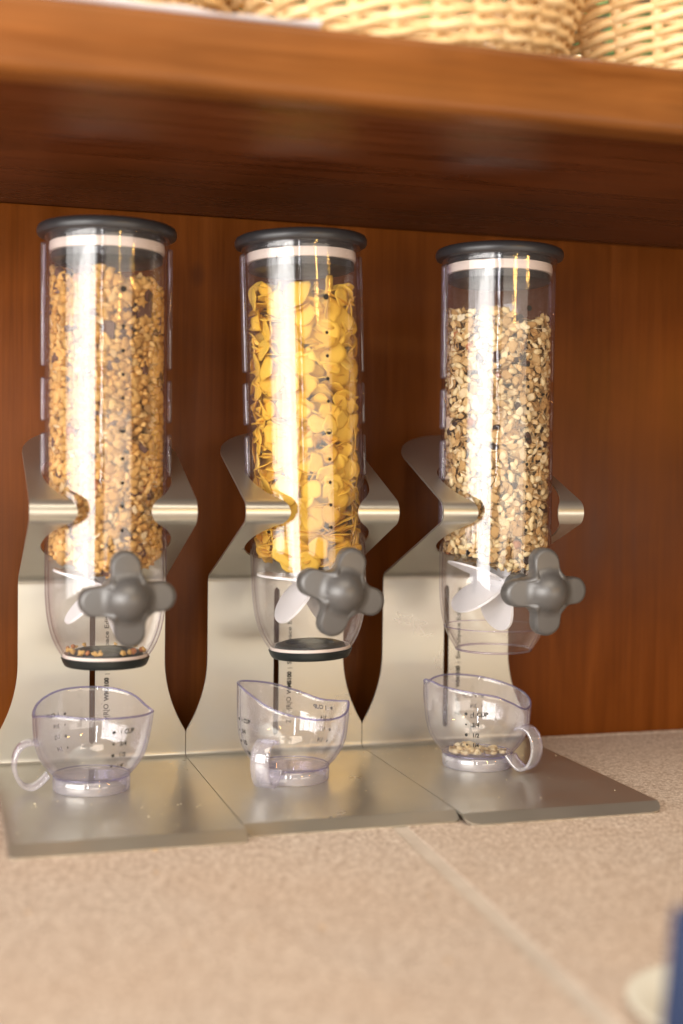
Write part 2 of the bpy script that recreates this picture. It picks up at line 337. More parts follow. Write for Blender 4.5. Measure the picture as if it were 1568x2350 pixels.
# ------------------------------------------------------------------ dispenser parts
YT = 0.938     # axis of the canisters
ZK = 0.1445    # height of the paddle axle
def stand(parent, ux, yF, round_r=0.004, hx=0.0, hy=0.0):
    """bent steel sheet, in local coordinates: x from the unit centre, y and z world"""
    P = [(yF - 0.0100, ZC + 0.0012), (yF + 0.0005, 0.0), (YB, 0.0), (YB, 0.141), (0.8700, 0.1965), (1.024, 0.257)]
    poly = fillet(P, [0, 0.003, 0.004, 0.006, 0.0095, 0], 10)
    # resample
    pts = [poly[0]]
    for p in poly[1:]:
        q = pts[-1]; L = math.dist(p, q); k = max(1, int(L / 0.0021))
        for i in range(1, k + 1): pts.append((q[0] + (p[0] - q[0]) * i / k, q[1] + (p[1] - q[1]) * i / k))
    pts = np.array(pts); n = len(pts)
    T = np.gradient(pts, axis=0); T /= np.linalg.norm(T, axis=1)[:, None]
    NB = np.stack([T[:, 1], -T[:, 0]], 1)     # towards the back / underside
    s = np.concatenate([[0], np.cumsum(np.linalg.norm(np.diff(pts, axis=0), axis=1))]); tot = s[-1]
    BW = WD / 2 - 0.0003
    def half(i):
        y, z = pts[i]
        if s[i] < 0.02: 
            r = round_r; q = min(1, s[i] / r); return BW - r + math.sqrt(max(0, r * r - (r - q * r) ** 2))
        if z < 0.020 and s[i] < tot * 0.6: return BW
        if z < 0.078 and y > 0.95: return 0.056 + (BW - 0.056) * (1 - (z - 0.020) / 0.058) ** 2.1
        e = tot - s[i]; r = 0.055
        if e < r: return 0.056 - r + math.sqrt(max(0, r * r - (r - e) ** 2))
        return 0.056
    def hole(i):
        y, z = pts[i]
        if z > 0.139:
            dy = y - YT - hy
            if dy < 0: return 0.0452 * math.sqrt(max(0, 1 - (dy / 0.0605) ** 2))
            return 0.0452 * math.sqrt(max(0, 1 - (dy / 0.0452) ** 2))
        if y > 1.015 and 0.0125 < z < 0.132: return 0.0022 * math.sqrt(min(1, (z - 0.0125) / 0.0022 + 1e-3, (0.132 - z) / 0.0022 + 1e-3))
        return 0.0
    V = []; F = []; nc = 10; th = 0.0016
    def row(i, off):
        W, e = half(i), hole(i); hc = hx if pts[i][1] > 0.139 else 0.0; y, z = pts[i] + NB[i] * off; r = []
        for side in (-1, 1):
            for k in range(nc + 1):
                t = k / nc; x = (-W + (W - e + hc) * t) if side < 0 else (e + hc + (W - e - hc) * t)
                V.append((x, y, z)); r.append(len(V) - 1)
        return r
    A = [row(i, 0) for i in range(n)]; B = [row(i, th) for i in range(n)]
    m = nc + 1
    for i in range(n - 1):
        for k in range(2 * m - 1):
            if k == m - 1: continue
            F.append((A[i][k], A[i][k + 1], A[i + 1][k + 1], A[i + 1][k])); F.append((B[i][k], B[i + 1][k], B[i + 1][k + 1], B[i][k + 1]))
        for k in (0, 2 * m - 1):
            F.append((A[i][k], A[i + 1][k], B[i + 1][k], B[i][k]))
        if hole(i) > 0 or hole(i + 1) > 0:
            for k in (m - 1, m): F.append((A[i][k], A[i + 1][k], B[i + 1][k], B[i][k]))
    for i in (0, n - 1):
        for k in range(2 * m - 1):
            if k != m - 1: F.append((A[i][k], A[i][k + 1], B[i][k + 1], B[i][k]))
    V = [(x, y - YT, z) for x, y, z in V]
    o = mk('stand', V, F, M_steel, parent, ang=50)
    clean(o, 2e-5); o.data.shade_smooth(); o.data.set_sharp_from_angle(angle=math.radians(50))
    bv = o.modifiers.new('bevel', 'BEVEL'); bv.width = 0.0004; bv.segments = 2; bv.limit_method = 'ANGLE'; bv.angle_limit = math.radians(50); bv.harden_normals = False
    return o

def canister(parent, cap=True):
    ro, ri = 0.0427, 0.0407
    out = [(0.0437, 0.3885), (0.0437, 0.3850), (ro, 0.3825), (ro, 0.150), (0.0424, 0.135), (0.0412, 0.122), (0.0388, 0.111), (0.0350, 0.1015), (0.0305, 0.0945), (0.0295, 0.0925)]
    inn = [(0.0278, 0.0925), (0.0285, 0.0950), (0.0330, 0.1025), (0.0368, 0.112), (0.0392, 0.123), (0.0404, 0.136), (ri, 0.150), (ri, 0.3885)]
    def smooth(p):
        q = [p[0]]
        for a, b_, c in zip(p[:-2], p[1:-1], p[2:]):
            q += [((a[0] + 3 * b_[0]) / 4, (a[1] + 3 * b_[1]) / 4), ((c[0] + 3 * b_[0]) / 4, (c[1] + 3 * b_[1]) / 4)] if abs(a[1] - b_[1]) < .03 and abs(c[1] - b_[1]) < .03 else [b_]
        return q + [p[-1]]
    o = lathe('canister', smooth(out) + smooth(inn), M_clear, parent, 128, ang=50)
    # side ribs with notches
    for sx in (-1, 1):
        for (z0, z1) in ((0.298, 0.3835), (0.2600, 0.2905), (0.2215, 0.2520), (0.180, 0.2145)):
            b0 = 0.0015
            q = box('rib', (min(sx * 0.0425, sx * 0.0459), -0.0042, z0), (max(sx * 0.0425, sx * 0.0459), 0.0042, z1), M_rib, parent, bev=b0, seg=3)
    return o

def dots(parent, ang0):
    rr = 0.0430
    parts = []
    zs = [(0.3485, 0.0021), (0.3235, 0.00125), (0.307, 0.00125), (0.291, 0.00125), (0.275, 0.00125), (0.2535, 0.0021), (0.234, 0.00125), (0.2175, 0.00125), (0.2015, 0.00125), (0.1855, 0.00125)]
    for i, (z, r) in enumerate(zs):
        if i == 5:
            v, f = disc2d(0, 0, r, 14, PI, 2 * PI); v = [(a, b_ + z, 0) for a, b_, c in v]
            parts.append((v, f))
            n = 14; V = []
            for k in range(n + 1):
                a = PI * k / n
                V += [(r * math.cos(a), z + r * math.sin(a), 0), (0.86 * r * math.cos(a), z + 0.86 * r * math.sin(a), 0)]
            parts.append((V, [(2 * k, 2 * k + 2, 2 * k + 3, 2 * k + 1) for k in range(n)]))
        else:
            v, f = disc2d(0, z, r, 20); parts.append((v, f))
    for V, F in parts:
        V = [(rr * math.sin(ang0 + x / rr), -rr * math.cos(ang0 + x / rr), z) for x, z, _ in V]
        mk('level_dot', V, F, M_ink, parent, ang=180)

def lid(parent):
    prof = [(0.0, 0.3975), (0.040, 0.3972), (0.0455, 0.3968), (0.0475, 0.3958), (0.0486, 0.3935), (0.0486, 0.3915), (0.0478, 0.3895), (0.0462, 0.3888), (0.0445, 0.3887), (0.0395, 0.3887),
            (0.0388, 0.388), (0.0388, 0.3855), (0.0380, 0.3850), (0.0380, 0.3775), (0.0388, 0.3770), (0.0386, 0.3725), (0.0360, 0.3712), (0.0, 0.3712)]
    o = lathe('lid', prof, M_lid, parent, 96, closed=False, ang=40)
    lathe('seal', [(0.0380, 0.3848), (0.0399, 0.3845), (0.0403, 0.3815), (0.0403, 0.3810), (0.0399, 0.3780), (0.0380, 0.3777)], M_seal, o, 96, closed=True, ang=60)
    # raised lettering under the lid
    V, F = text_verts('Z|E|V|R|O', 0.0085, 0.0, 'CENTER', 1.15)
    V = [(x + 0.010, y + 0.012, 0.3709) for x, y, _ in V]
    lt = mk('raised_lettering', V, F, M_ink, o, ang=180)
    return o

def knob(parent, rot, xs=0.0, yf=-0.100):
    nt_, nr = 96, 22; rim = []
    w_, Lc = 0.0100, 0.0210
    def rad(t):
        t = (t + PI / 4) % (PI / 2) - PI / 4; a = abs(t)
        # ray against end circle / side of the arm
        d = Lc * math.cos(a); disc = w_ * w_ - (Lc * math.sin(a)) ** 2
        rc = d + math.sqrt(disc) if disc > 0 else 0
        rs = (w_ * 0.93) / math.sin(a) if a > 1e-3 else 9
        rc = rc if (disc > 0 and rc * math.cos(a) >= Lc) else min(rs, 0.033)
        rc = min(rc, 0.033)
        k = 9.0
        return (rc ** k + 0.0165 ** k) ** (1 / k)
    R0 = [rad(2 * PI * i / nt_) for i in range(nt_)]
    R = [0.25 * R0[i - 1] + 0.5 * R0[i] + 0.25 * R0[(i + 1) % nt_] for i in range(nt_)]
    th = 0.0135; er = 0.0042
    prof = []   # (fraction-type, inset, y) front centre to rim to back
    V = []; F = []; rings = []
    def ring(fn):
        r = []
        for i in range(nt_):
            a = 2 * PI * i / nt_ + rot; rr, y = fn(i); V.append((rr * math.cos(a) + xs, y, rr * math.sin(a))); r.append(len(V) - 1)
        rings.append(r)
    dome_r, dome_h = 0.0145, 0.0105
    def front(rr, i):
        sweep = 0.0035 * (rr / 0.031) ** 2
        if rr < dome_r * 1.25:
            q = rr / dome_r; h = dome_h * (math.sqrt(max(0.0, 1 - 0.86 * q * q)) - 0.374) / 0.626 if q < 0.93 else dome_h * 0.215 * max(0, (1.25 - q) / 0.32) ** 2
        else: h = 0
        return -h + sweep
    for k in range(1, 31):
        t = k / 30
        def fn(i, t=t):
            rr = (R[i] - er) * t; return rr, front(rr, i)
        ring(fn)
    for k in range(1, 8):
        a = PI / 2 * k / 7
        ring(lambda i, a=a: (R[i] - er + er * math.sin(a), front(R[i] - er, i) + er * (1 - math.cos(a))))
    ring(lambda i: (R[i], front(R[i], i) + th - 0.003))
    ring(lambda i: (R[i] - 0.0012, front(R[i], i) + th - 0.001))
    ring(lambda i: (R[i] - 0.0035, front(R[i], i) + th))
    ring(lambda i: ((R[i] - 0.0035) * 0.3, th))
    V.append((xs, -dome_h, 0)); c0 = len(V) - 1; V.append((xs, th, 0)); c1 = len(V) - 1
    for i in range(nt_):
        j = (i + 1) % nt_
        F.append((c0, rings[0][i], rings[0][j])); F.append((c1, rings[-1][j], rings[-1][i]))
        for a, b_ in zip(rings[:-1], rings[1:]): F.append((a[i], b_[i], b_[j], a[j]))
    V = [(x, y + yf, z + ZK) for x, y, z in V]
    o = mk('knob', V, F, M_knob, parent, ang=180); clean(o, 1e-7); o.data.shade_smooth()
    # axle collar to the canister wall
    prof = [(0.0, yf + th - 0.001), (0.0075, yf + th - 0.001), (0.0075, -0.052), (0.0095, -0.050), (0.0095, -0.0400), (0.0, -0.0400)]
    V = []; F = []; n = 40; m = len(prof)
    for i in range(n):
        a = 2 * PI * i / n
        for r, y in prof: V.append((r * math.cos(a) + xs * 0.5, y, ZK + r * math.sin(a)))
    for i in range(n):
        j = (i + 1) % n
        for k in range(m - 1): F.append((i * m + k, j * m + k, j * m + k + 1, i * m + k + 1))
    ax = mk('axle_collar', V, F, M_knob, o, ang=40); clean(ax, 1e-7)
    return o

def paddle(parent, a0):
    hub = []; V = []; F = []; n = 24
    for i in range(n):
        a = 2 * PI * i / n; c, s = math.cos(a), math.sin(a)
        V += [(0.006 * c, -0.038, ZK + 0.006 * s), (0.006 * c, 0.036, ZK + 0.006 * s)]
    for i in range(n):
        j = (i + 1) % n; F.append((2 * i, 2 * j, 2 * j + 1, 2 * i + 1))
    F.append(tuple(2 * i for i in range(n))); F.append(tuple(2 * i + 1 for i in reversed(range(n))))
    root = mk('paddle_wheel', V, F, M_white, parent, ang=40)
    for k in range(6):
        a = math.radians(a0 + 60 * k); d = (math.cos(a), math.sin(a)); nn = (-d[1], d[0])
        # rounded petal outline in (radial, y)
        out = [(0.004, -0.026)]
        for q in range(21):
            t = -PI / 2 + PI * q / 20
            out.append((0.0150 + 0.0230 * abs(math.cos(t)) ** 0.8 * (1 if math.cos(t) >= 0 else -1), 0.031 * math.sin(t)))
        out.append((0.004, 0.026))
        V = []; F = []; m = len(out)
        curl = 0.004
        for sgn in (-1, 1):
            for r, y in out:
                off = sgn * (0.0012 - 0.0004 * r / 0.035) + curl * (r / 0.035) ** 2 * 0.8
                V.append((d[0] * r + nn[0] * off, y, ZK + d[1] * r + nn[1] * off))
        F.append(tuple(range(m))); F.append(tuple(reversed(range(m, 2 * m))))
        for i in range(m):
            j = (i + 1) % m; F.append((i, i + m, j + m, j))
        mk('paddle_blade', V, F, M_white, root, ang=60)
    return root

def bottom_cap(parent):
    o = lathe('bottom_cap', [(0.0285, 0.0922), (0.0300, 0.0935), (0.0306, 0.0945), (0.0311, 0.0938), (0.0303, 0.0915), (0.0290, 0.0888), (0.0280, 0.0880), (0.0, 0.0880), (0.0, 0.0890), (0.0262, 0.0890)], M_cap, parent, 80, closed=True)
    lathe('inner_ring', [(0.0275, 0.0905), (0.0299, 0.0930), (0.0301, 0.0950), (0.0294, 0.0966), (0.0284, 0.0958), (0.0265, 0.0925)], M_seal, o, 80, closed=True)
    # dark rubber flap seen through the bowl
    lathe('rubber_flap', [(0.0, 0.0955), (0.0165, 0.0955), (0.0180, 0.0985), (0.0205, 0.0992), (0.0255, 0.0975), (0.0270, 0.0940), (0.0, 0.0925)], M_cap, o, 60, closed=False)
    return o

def lettering(parent):
    parts = []
    # reading upwards: local u along +z, letter height along -x
    def add(body, z0, z1, cap, bold=0.0, up=0.0):
        V, F = text_verts(body, 0.0055, bold, 'LEFT')
        xs = [v[0] for v in V]; ys = [v[1] for v in V]; kx = (z1 - z0) / (max(xs) - min(xs)); ky = cap / 0.0040
        parts.append(([(-y * ky - up, (x - min(xs)) * kx + z0, 0) for x, y, _ in V], F))
    xb = 0.0124
    add('Z|e|v|R|O', 0.0221, 0.0436, 0.0040, 0.00010)
    add('TM', 0.0432, 0.0446, 0.0007, 0, 0.0046)
    add('WMS100', 0.0457, 0.0641, 0.0034, 0.00030)
    add('|', 0.0667, 0.0671, 0.0030, 0.00003)
    add('SmartSpace Edition Sta', 0.0700, 0.1300, 0.0035, 0.00008)
    V, F = join2d(parts)
    V = [(xb + x, YB - YT - 0.0003, z) for x, z, _ in V]
    return mk('printed_lettering', V, F, M_ink, parent, ang=180)

# ------------------------------------------------------------------ food pieces
def T_flake(seed, n=18, nr=4, thick=0.07, bowl=0.35, wav=0.12, asp=1.0):
    rg = np.random.default_rng(seed); ph = rg.uniform(0, 6.28, 6); am = rg.uniform(0.3, 1, 6)
    top = [(0, 0, 0)]; R = []
    for k in range(1, nr + 1):
        for i in range(n):
            a = 2 * PI * i / n
            rr = 1 + wav * sum(am[j] * math.sin((j + 2) * a + ph[j]) for j in range(4)) / 2
            q = k / nr * rr; x, y = q * math.cos(a), q * math.sin(a) * asp
            z = bowl * (x * x * am[4] * 1.2 - y * y * (0.9 - am[5])) + 0.04 * math.sin(4.5 * x + ph[0]) * math.cos(4 * y + ph[1]) * (0.3 + k / nr)
            top.append((x, y, z))
    V = [(x, y, z + thick / 2 * (1 - 0.5 * (i > n * (nr - 1)))) for i, (x, y, z) in enumerate(top)]
    m = len(V); V += [(x, y, z - thick / 2 * (1 - 0.5 * (i > n * (nr - 1)))) for i, (x, y, z) in enumerate(top)]
    F = []
    for i in range(n):
        j = (i + 1) % n
        F.append((0, 1 + i, 1 + j)); F.append((m, m + 1 + j, m + 1 + i))
        for k in range(nr - 1):
            a, b_ = 1 + k * n, 1 + (k + 1) * n
            for tri in ((a + i, b_ + i, b_ + j), (a + i, b_ + j, a + j)):
                F.append(tri); F.append((m + tri[0], m + tri[2], m + tri[1]))
        e = 1 + (nr - 1) * n
        F.append((e + i, m + e + i, m + e + j)); F.append((e + i, m + e + j, e + j))
    return np.array(V, float), np.array(F, int)
def T_blob(seed, sub=2, amp=0.2, freq=1.6, scale=(1, 1, 1), am2=0.0):
    bm = bmesh.new(); bmesh.ops.create_icosphere(bm, subdivisions=sub, radius=1)
    off = Vector((seed * 7.3, seed * 3.1, seed * 1.7))
    V = []
    for v in bm.verts:
        c = v.co.normalized(); d = 1 + amp * noise.noise(c * freq + off) * 2 + am2 * noise.noise(c * freq * 2.7 + off) * 2
        V.append((c.x * d * scale[0], c.y * d * scale[1], c.z * d * scale[2]))
    F = [tuple(v.index for v in f.verts) for f in bm.faces]; bm.free()
    return np.array(V, float), np.array(F, int)
def T_chunk(seed):
    rg = np.random.default_rng(seed)
    bm = bmesh.new(); bmesh.ops.create_cube(bm, size=2)
    sx, sy, sz = 1.0, rg.uniform(0.55, 0.9), rg.uniform(0.3, 0.5)
    for v in bm.verts: v.co = Vector((v.co.x * sx, v.co.y * sy, v.co.z * sz)) * (1 + rg.uniform(-0.12, 0.12))
    bmesh.ops.bevel(bm, geom=bm.edges[:], offset=0.09, segments=1, affect='EDGES'); bmesh.ops.triangulate(bm, faces=bm.faces[:])
    bm.verts.index_update()
    V = np.array([tuple(v.co) for v in bm.verts]); F = np.array([tuple(v.index for v in f.verts) for f in bm.faces]); bm.free()
    return V, F
KIND = {
    'corn_flake': dict(T=[T_flake(i, 18, 4, 0.085, 0.05, 0.17, 0.86) for i in range(10)], mat=M_corn),
    'oat_flake': dict(T=[T_flake(20 + i, 12, 3, 0.10, 0.25, 0.26, 0.72) for i in range(8)], mat=M_oat),
    'kernel': dict(T=[T_blob(i, 2, 0.05, 1.2, (1, 0.55, 0.5), 0.02) for i in range(5)], mat=M_kernel),
    'raisin': dict(T=[T_blob(30 + i, 2, 0.16, 2.5, (1, 0.7, 0.55), 0.10) for i in range(4)], mat=M_raisin),
    'granola_cluster': dict(T=[T_blob(60 + i, 2, 0.34, 1.9, (1, 0.78, 0.7), 0.24) for i in range(8)], mat=M_gran),
    'chocolate_chunk': dict(T=[T_chunk(i) for i in range(5)], mat=M_choc),
    'hazelnut': dict(T=[T_blob(90 + i, 2, 0.05, 1.1, (1, 0.9, 0.85), 0.01) for i in range(3)], mat=M_nut),
}
MESHCACHE = {}
def edge_tint(k, tv):
    if k == 'corn_flake': c, lo, hi = 0.30, 0.70, 1.08
    elif k == 'oat_flake': c, lo, hi = 0.25, 0.6, 1.05
    else: return np.zeros(len(tv), 'f')
    rho = np.hypot(tv[:, 0], tv[:, 1] / 0.78)
    return (c * np.clip((rho - lo) / (hi - lo), 0, 1) ** 1.5).astype('f')
def rotm(ax_t, ax_r, twist):
    """rotation whose local z follows ax_r"""
    z = ax_r / np.linalg.norm(ax_r); x = np.cross(ax_t, z); x /= (np.linalg.norm(x) + 1e-9); y = np.cross(z, x)
    c, s = math.cos(twist), math.sin(twist)
    return np.stack([x * c + y * s, -x * s + y * c, z], 1)
def heap(un, ux, name, label, group, mix, R, zbot, ztop, layers, hero_n, tilt, cam_dir):
    """pieces packed against the wall of the canister and over its top"""
    root = empty(name, (ux, YT, 0.15), label, 'cereal', group)
    root.matrix_basis = Matrix.Translation((ux, YT, 0)) @ LEAN(un) @ Matrix.Translation((0, 0, 0.15))
    items = []
    kinds = [k for k, p, s in mix]; pr = np.array([p for k, p, s in mix], float); pr /= pr.sum(); sz = {k: s for k, p, s in mix}
    zlo, zhi = 0.150, 0.372
    avg = float(sum(pr[i] * np.mean(sz[k]) for i, k in enumerate(kinds)))
    for depth, dens in layers:
        rr = R - depth; circ = 2 * PI * rr
        area_ = circ * (zhi - zlo); n_try = int(area_ / (avg * avg) * dens)
        th = RNG.uniform(0, 2 * PI, n_try); zz = RNG.uniform(zlo, zhi, n_try)
        # relax the points a little so that they spread
        P = np.stack([th * rr, zz], 1)
        cell = avg * 1.5
        for it in range(4):
            order = {}
            key = np.floor(P / cell).astype(int)
            for i, k in enumerate(map(tuple, key)): order.setdefault(k, []).append(i)
            D = np.zeros_like(P)
            for i in range(len(P)):
                kx, ky = key[i]
                nb = [j for a in (-1, 0, 1) for b_ in (-1, 0, 1) for j in order.get((kx + a, ky + b_), ()) if j != i]
                if nb:
                    d = P[i] - P[nb]; L = np.hypot(d[:, 0], d[:, 1]) + 1e-6; wgt = np.clip(1 - L / cell, 0, 1)
                    D[i] = (d / L[:, None] * wgt[:, None]).sum(0)
            P += D * avg * 0.22
        for (sx, z) in P:
            t = sx / rr; items.append((rr, t, z, depth))
    # cap of loose pieces at the top and at the bottom
    for zf_, cnt in ((1, int(0.0052 / (avg * avg) * 2.4)), (0, int(0.0052 / (avg * avg) * 3.0))):
        for _ in range(cnt):
            rr = (R - avg * 0.4) * math.sqrt(RNG.uniform()); t = RNG.uniform(0, 2 * PI); x, y = rr * math.cos(t), rr * math.sin(t)
            zz = (ztop(x, y) - RNG.uniform(0, avg * 2.2)) if zf_ else (zbot(x, y) + RNG.uniform(0, avg * 2.5))
            items.append((rr, t, zz, -1))
    objs = []; bulk = {}
    for rr, t, z, depth in items:
        x, y = rr * math.cos(t), rr * math.sin(t)
        if z > ztop(x, y) or z < zbot(x, y): continue
        k = kinds[RNG.choice(len(kinds), p=pr)]; ti = RNG.integers(len(KIND[k]['T'])); tv, tf = KIND[k]['T'][ti]
        s = RNG.uniform(*sz[k]) / 2
        radial = np.array([math.cos(t), math.sin(t), 0.0]); up = np.array([0, 0, 1.0])
        flat = RNG.uniform()
        if depth < 0 or flat < tilt: nrm = up + RNG.normal(0, 0.35, 3)
        else: nrm = radial + RNG.normal(0, 0.38, 3)
        Rm = rotm(np.array([0.1, 0.2, 1.0]) if abs(nrm[2]) < 0.8 else np.array([1.0, 0.1, 0.0]), nrm, RNG.uniform(0, 2 * PI))
        W = (tv * s) @ Rm.T
        c = np.array([x, y, z]); Q = W + c; rad = np.hypot(Q[:, 0], Q[:, 1]); mx = rad.max()
        lim = R - max(depth, 0) * 0.5
        if mx > lim or depth == 0: c = c + radial * (lim - mx); Q = W + c
        if depth == 0:
            mx = np.hypot(Q[:, 0], Q[:, 1]).max()
            if mx > R: c = c - radial * (mx - R); Q = W + c
        tint = float(np.clip(RNG.normal(0.42, 0.2), 0, 1))
        face = radial @ cam_dir
        score = s * max(face, 0.02) * (1 if depth == 0 else (0.05 if depth > 0 else 0.3 if z > 0.3 else 0.1))
        objs.append((score, k, ti, c, Rm, s, tint))
    objs.sort(key=lambda q: -q[0])
    hero = objs[:hero_n]
    for sc_, k, ti, c, Rm, s, tint in hero:
        tb = round(tint * 5) / 5; key = (k, int(ti), tb)
        if key not in MESHCACHE:
            tv, tf = KIND[k]['T'][ti]; me = bpy.data.meshes.new(k); me.from_pydata(tv.tolist(), [], tf.tolist()); me.update(); me.shade_smooth()
            if k == 'chocolate_chunk': me.set_sharp_from_angle(angle=0.6)
            me.materials.append(KIND[k]['mat']); at = me.attributes.new('tint', 'FLOAT', 'POINT'); at.data.foreach_set('value', (tb - edge_tint(k, tv)).astype('f'))
            MESHCACHE[key] = me
        o = bpy.data.objects.new(k, MESHCACHE[key]); COL.objects.link(o)
        m4 = Matrix([[*(Rm[i] * s), c[i]] for i in range(3)] + [[0, 0, 0, 1]]); m4.translation = Vector(c) - Vector((0, 0, 0.15))
        o.parent = root; o.matrix_basis = m4
    for sc_, k, ti, c, Rm, s, tint in objs[hero_n:]: bulk.setdefault(k, []).append((ti, c, Rm, s, tint))
    for k, L in bulk.items():
        VV = []; FF = []; TT = []; b0 = 0
        for ti, c, Rm, s, tint in L:
            tv, tf = KIND[k]['T'][ti]; VV.append((tv * s) @ Rm.T + c - np.array([0, 0, 0.15])); FF.append(tf + b0); TT.append((tint - edge_tint(k, tv)).astype('f')); b0 += len(tv)
        VV = np.concatenate(VV); FF = np.concatenate(FF); TT = np.concatenate(TT)
        me = bpy.data.meshes.new(k + '_fill'); me.vertices.add(len(VV)); me.vertices.foreach_set('co', VV.ravel())
        me.loops.add(FF.size); me.loops.foreach_set('vertex_index', FF.ravel()); me.polygons.add(len(FF)); me.polygons.foreach_set('loop_start', np.arange(0, FF.size, 3)); me.update(calc_edges=True); me.shade_smooth()
        me.materials.append(KIND[k]['mat']); at = me.attributes.new('tint', 'FLOAT', 'POINT'); at.data.foreach_set('value', TT)
        o = bpy.data.objects.new(k + '_fill', me); COL.objects.link(o); o.parent = root; o['kind'] = 'stuff'
    return root

# ------------------------------------------------------------------ the three units
UX = [X0 - WD / 2, X0 + WD / 2, X0 + 1.5 * WD]
GRP = 'cereal dispensers standing side by side under the shelf'
units = [
    dict(label='cereal dispenser filled with brown granola, left one, its grey knob upright', yF=0.8025, rot=math.radians(4), kx=0.002, ky=-0.1085, pad=157, cap=True, tiltx=-0.1, dx=0.0, dy=0.0, dz=-0.0016, rr=0.003),
    dict(label='cereal dispenser filled with yellow corn flakes, grey knob turned slantwise', yF=0.8145, rot=math.radians(-20), kx=-0.0025, ky=-0.100, pad=166, cap=True, tiltx=-2.0, dx=0.0005, dy=0.0, dz=0.0, rr=0.004),
    dict(label='cereal dispenser filled with pale oat muesli and raisins, no black cap under its bowl', yF=0.8030, rot=math.radians(2), kx=-0.001, ky=-0.098, pad=151, cap=False, tiltx=0.0, dx=0.0030, dy=-0.008, dz=-0.0016, rr=0.009),
]
def LEAN(u):
    return Matrix.Translation((u['dx'], u['dy'], 0.22 + u['dz'])) @ Matrix.Rotation(math.radians(u['tiltx']), 4, 'Y') @ Matrix.Translation((0, 0, -0.22))
for ux, u in zip(UX, units):
    root = empty('cereal_dispenser', (ux, YT, 0), u['label'], 'cereal dispenser', GRP)
    st = stand(root, ux, u['yF'], u['rr'], u['dx'], u['dy'])
    lettering(root)
    can = canister(root)
    dots(can, math.radians(8))
    lid(root); knob(root, u['rot'], u['kx'], u['ky']); paddle(root, u['pad'])
    if u['cap']: bottom_cap(root)
    else: lathe('outlet_rim', [(0.0286 + 0.0011 * math.cos(2 * PI * k / 8), 0.0924 + 0.0009 * math.sin(2 * PI * k / 8)) for k in range(8)], M_rib, root, 80, ang=180)
    if not u['cap']: lathe('paddle_chamber_seam', [(0.0386 + 0.0005 * math.cos(2 * PI * k / 6), 0.110 + 0.0005 * math.sin(2 * PI * k / 6)) for k in range(6)], M_rib, root, 80, ang=180)
    for ch in root.children:
        if ch.name.split('.')[0] not in ('stand', 'printed_lettering'): ch.matrix_basis = LEAN(u) @ ch.matrix_basis

cd = lambda ux: np.array([CX - ux, -YT, 0]) / math.hypot(CX - ux, YT)
RI = 0.0402
heap(units[0], UX[0], 'granola_heap', 'brown granola with clusters and chocolate pieces filling the left canister', 'cereals inside the canisters',
     [('granola_cluster', 0.80, (0.0030, 0.0105)), ('chocolate_chunk', 0.035, (0.008, 0.014)), ('hazelnut', 0.012, (0.007, 0.010)), ('oat_flake', 0.12, (0.005, 0.009))],
     RI, lambda x, y: 0.153 + 0.42 * max(0, abs(x) - 0.006), lambda x, y: 0.3585 - 0.14 * x + 0.004 * math.sin(170 * x + 90 * y), [(0, 1.35), (0.0035, 1.2), (0.007, 1.0), (0.011, 0.9)], 290, 0.25, cd(UX[0]))
heap(units[1], UX[1], 'corn_flake_heap', 'golden yellow corn flakes filling the middle canister', 'cereals inside the canisters',
     [('corn_flake', 1.0, (0.014, 0.0255))],
     RI, lambda x, y: 0.158 + 0.35 * max(0, -x - 0.012) + 0.2 * max(0, x), lambda x, y: 0.3565 + 0.004 * math.sin(120 * x + 60 * y), [(0, 2.0), (0.003, 2.0), (0.0065, 1.8), (0.011, 1.6)], 290, 0.55, cd(UX[1]))
heap(units[2], UX[2], 'muesli_heap', 'pale oat muesli with kernels and dark raisins filling the right canister', 'cereals inside the canisters',
     [('oat_flake', 0.80, (0.0045, 0.0115)), ('kernel', 0.20, (0.0060, 0.0090)), ('raisin', 0.020, (0.007, 0.011)), ('hazelnut', 0.005, (0.006, 0.009))],
     RI, lambda x, y: 0.153 + 0.42 * max(0, abs(x - 0.004) - 0.004), lambda x, y: 0.3445 - 0.08 * x + 0.003 * math.sin(150 * x + 80 * y), [(0, 1.7), (0.003, 1.5), (0.0065, 1.2), (0.010, 1.0)], 290, 0.30, cd(UX[2]))

# ------------------------------------------------------------------ measuring cups
def spline_per(keys, a):
    ks = sorted((k % 360, v) for k, v in keys); a %= 360
    xs = [k for k, v in ks]; vs = [v for k, v in ks]; n = len(xs)
    i = max([j for j in range(n) if xs[j] <= a], default=n - 1)
    x1 = xs[i]; x2 = xs[(i + 1) % n]; d = (x2 - x1) % 360 or 360; t = ((a - x1) % 360) / d
    p0, p1, p2, p3 = vs[i - 1], vs[i], vs[(i + 1) % n], vs[(i + 2) % n]
    return p1 + 0.5 * t * (p2 - p0 + t * (2 * p0 - 5 * p1 + 4 * p2 - p3 + t * (3 * (p1 - p2) + p3 - p0)))
CUP = [(0.0268, 0.0100), (0.0295, 0.0130), (0.0335, 0.0180), (0.0368, 0.0235), (0.0390, 0.0295), (0.0402, 0.036), (0.0408, 0.044), (0.0411, 0.055), (0.0412, 0.075)]
def cup_r(z):
    for (r0, z0), (r1, z1) in zip(CUP[:-1], CUP[1:]):
        if z <= z1: t = (z - z0) / (z1 - z0); return r0 + (r1 - r0) * max(0, t)
    return CUP[-1][0]
